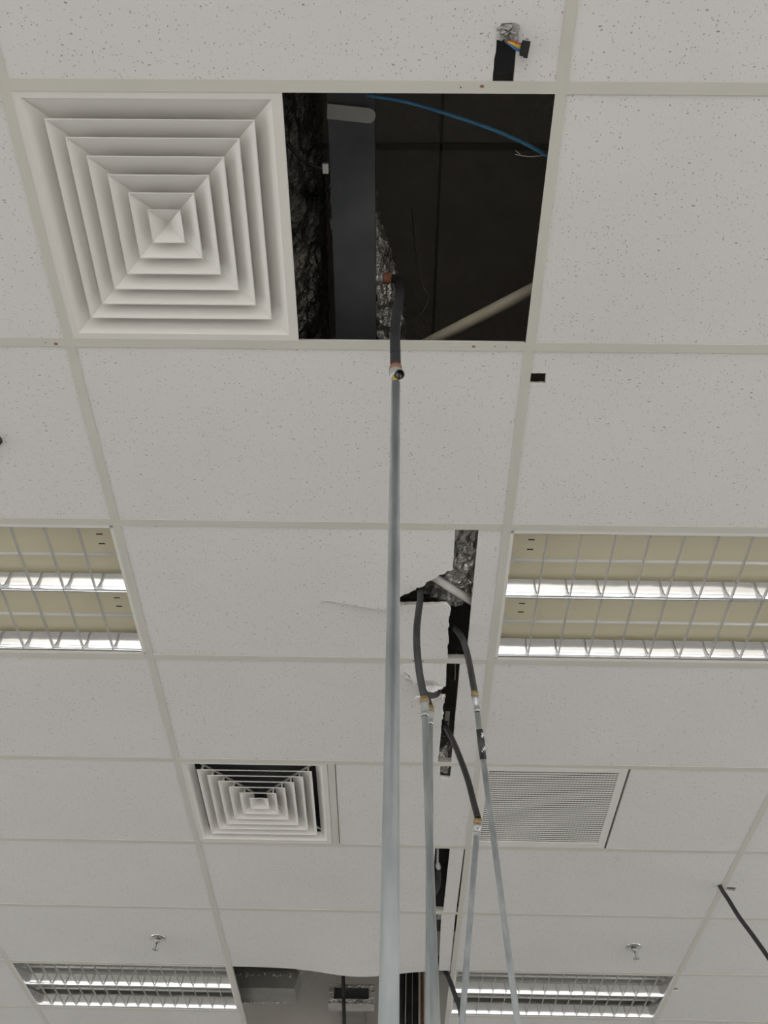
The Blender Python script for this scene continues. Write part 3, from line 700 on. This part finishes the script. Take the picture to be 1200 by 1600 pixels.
# ------------------------------------------------------------------ void above the torn panels
foil_duct([(1.10, 1.0, H+.18), (1.09, 1.25, H+.178), (1.065, 1.45, H+.178), (1.06, 1.60, H+.185)], .095, 'crinkled brown grey foil duct showing through the torn hole and slot', 'foil', 8, .020)
MB().tube([(.905, 1.379, H+.046), (1.185, 1.606, H+.046)], .0135, 20).build('white_pipe', M['white_pipe'], loc=(1.05, 1.54, H+.1), label='short bright white pipe crossing the torn hole diagonally', cat='pipe')
foil_duct([(1.04, 2.36, H+.10), (1.06, 2.45, H+.09), (1.08, 2.56, H+.10), (1.09, 2.7, H+.13)], .055, 'dark crinkled foil behind the small square cutout and lower slot end', 'foil', 15, .013)
br = empty('hanger_bracket', (1.068, 2.20, H + .05), 'pale metal strap with a round hole inside the long slot', 'bracket')
q = MB(); q.box(-.009, .009, -.065, .05, .0, .003); q.build('strap', M['grey_pipe'], br)
MB().lathe((0, -.005, -.0008), (0, 0, 1), [(0, 0), (0, .005), (.0006, .005), (.0006, 0)], 14).build('strap_hole', M['dark_hole'], br)
MB().tube(spline([(1.083, 1.81, H+.05), (1.081, 1.86, H+.045), (1.083, 1.93, H+.03)], .01), .0012, 6).build('loose_wire', M['white_plastic'], loc=(1.08, 1.86, H+.045), label='thin pale wire along the right side of the long black slot', cat='wire')
MB().box(.93, 1.27, 2.75, 4.12, H+.16, H+.30).build('slot_shade_box', M['black_tape'], loc=(1.1, 3.4, H+.16), label='added black box that darkens the lower slots', cat='duct')  # black box added above the slots to stand for the shade inside
# slot five: white tipped hose
wt = empty('capped_hose', (1.078, 3.30, H + .03), 'black hose with a white tip lying inside the dark slot beside the poles', 'hose')
MB().tube(spline([(-.005, .20, .02), (.004, .06, -.012), (.002, -.07, .0)], .01), .0135, 14).build('hose', M['black_hose'], wt)
MB().tube(spline([(.002, -.07, .0), (-.004, -.11, .004), (-.008, -.22, .02)], .01), (lambda i, t: .012 if t < .03 else .006), 14).build('white_tip', M['white_plastic'], wt)
lb = MB(); lb.box(1.092, 1.118, 3.62, 3.70, H+.02, H+.03)
lb.build('metal_clip', M['worn_zinc'], loc=(1.105, 3.60, H+.01), label='little bright metal clip at the foot of the dark slot', cat='clip')

# ------------------------------------------------------------------ large far opening
dt = empty('metal_duct', (.1, 4.9, H + .12), 'dull grey sheet metal duct end inside the large opening at the bottom left', 'duct')
du = MB()
du.add([(-1.2, -.12, 0), (.20, -.12, 0), (.205, .08, 0), (-1.2, .10, 0), (-1.2, -.12, .10), (.22, -.12, .10), (.22, .08, .10), (-1.2, .10, .10)],
       [(0,1,2,3),(7,6,5,4),(0,4,5,1),(1,5,6,2),(2,6,7,3),(3,7,4,0)]); du.build('collar', M['grey_sheet'], dt)
du = MB(); du.add([(-1.2, -.10, .10), (.19, -.10, .10), (.19, .25, .10), (-1.2, .25, .10), (-1.2, -.10, .42), (.50, -.10, .42), (.50, .25, .42), (-1.2, .25, .42)],
       [(0,1,2,3),(7,6,5,4),(0,4,5,1),(1,5,6,2),(2,6,7,3),(3,7,4,0)]); du.build('transition', M['grey_sheet'], dt)
tpz = MB(); tq = MB(); rs = random.Random(3)
for x in [-.16 + .02*k for k in range(17)]: tpz.box(x, x + .016, -.1215, -.120, .055 + rs.uniform(0, .012), .075 + rs.uniform(-.004, .01))
for x in [-.2 + .012*k for k in range(28)]: tq.box(x, x + .010*rs.uniform(.5, 1), .078, .084, -.006*rs.uniform(0, 1) - .001, .006)
tpz.build('foil_tape', M['foil'], dt); tq.build('frayed_edge', M['foil'], dt)
fb = empty('foil_box', (.605, 5.6, H + .41), 'foil wrapped duct mouth with dark opening inside the large opening', 'duct')
q = MB(); W_, Hh = .155, .062
for (x0_, x1_, z0_, z1_) in ((-W_, W_, .036, Hh), (-W_, W_, -Hh, -.032), (-W_, -.118, -.032, .036), (.118, W_, -.032, .036)): q.box(x0_, x1_, -.03, .09, z0_, z1_)
me = q.build('foil_wrap', M['foil'], fb)
MB().box(-.09, .09, .09, .70, .0, .05).build('duct_body', M['grey_sheet'], fb)
MB().box(-.118, .118, .03, .04, -.032, .036).build('duct_mouth', M['dark_duct'], fb)
e_ = MB(); rs = random.Random(6)
e_.tube([(-W_ + .3*k/24 + .003, -.034 + rs.uniform(-.004, .004), -Hh + rs.uniform(-.006, .004)) for k in range(25)], .005, 8); e_.build('bright_edge', M['foil'], fb)
hG = [(.572, 5.02, 4.25), (.570, 5.00, 3.85), (.572, 5.00, 3.702), (.578, 5.05, 3.60), (.592, 5.06, 3.42), (.60, 5.05, 3.2), (.60, 5.04, 3.0)]
hose_mesh(hG, .0115, False).build('hanging_hose', M['black_hose'], loc=hG[-1], label='black hose hanging in the large opening in front of the foil duct mouth', cat='hose')
hF = [(1.10, 4.38, 3.62), (1.13, 4.34, 3.50), (1.165, 4.27, 3.41), (1.180, 4.20, 3.34), (1.198, 4.14, 3.25), (1.215, 4.08, 3.16), (1.225, 4.02, 3.0), (1.23, 4.0, 2.85)]
hose_mesh(hF, .0125, False).build('hanging_hose', M['black_hose'], loc=hF[-1], label='black hose dropping past the left end of the far right light to the thin pole', cat='hose')
cb_ = empty('pipe_bundle', (1.02, 5.3, 3.0), 'bundle of dark pipes behind the close pair of poles at the bottom', 'pipes')
for k, (dx, r, mt) in enumerate(((-.075, .020, 'black_hose'), (-.030, .020, 'black_hose'), (.012, .020, 'black_hose'), (.055, .011, 'rust'), (.098, .014, 'black_hose'))):
    MB().tube(spline([(dx, .02*k, 1.5), (dx + .004, .02*k, .9), (dx - .004, .02*k, .4), (dx, .02*k, 0)], .03), r, 14).build('pipe', M[mt], cb_)
MB().box(.86, .94, 5.9, 6.28, H+.05, ZT-.02).build('wall_pier', M['bulkhead'], **K)
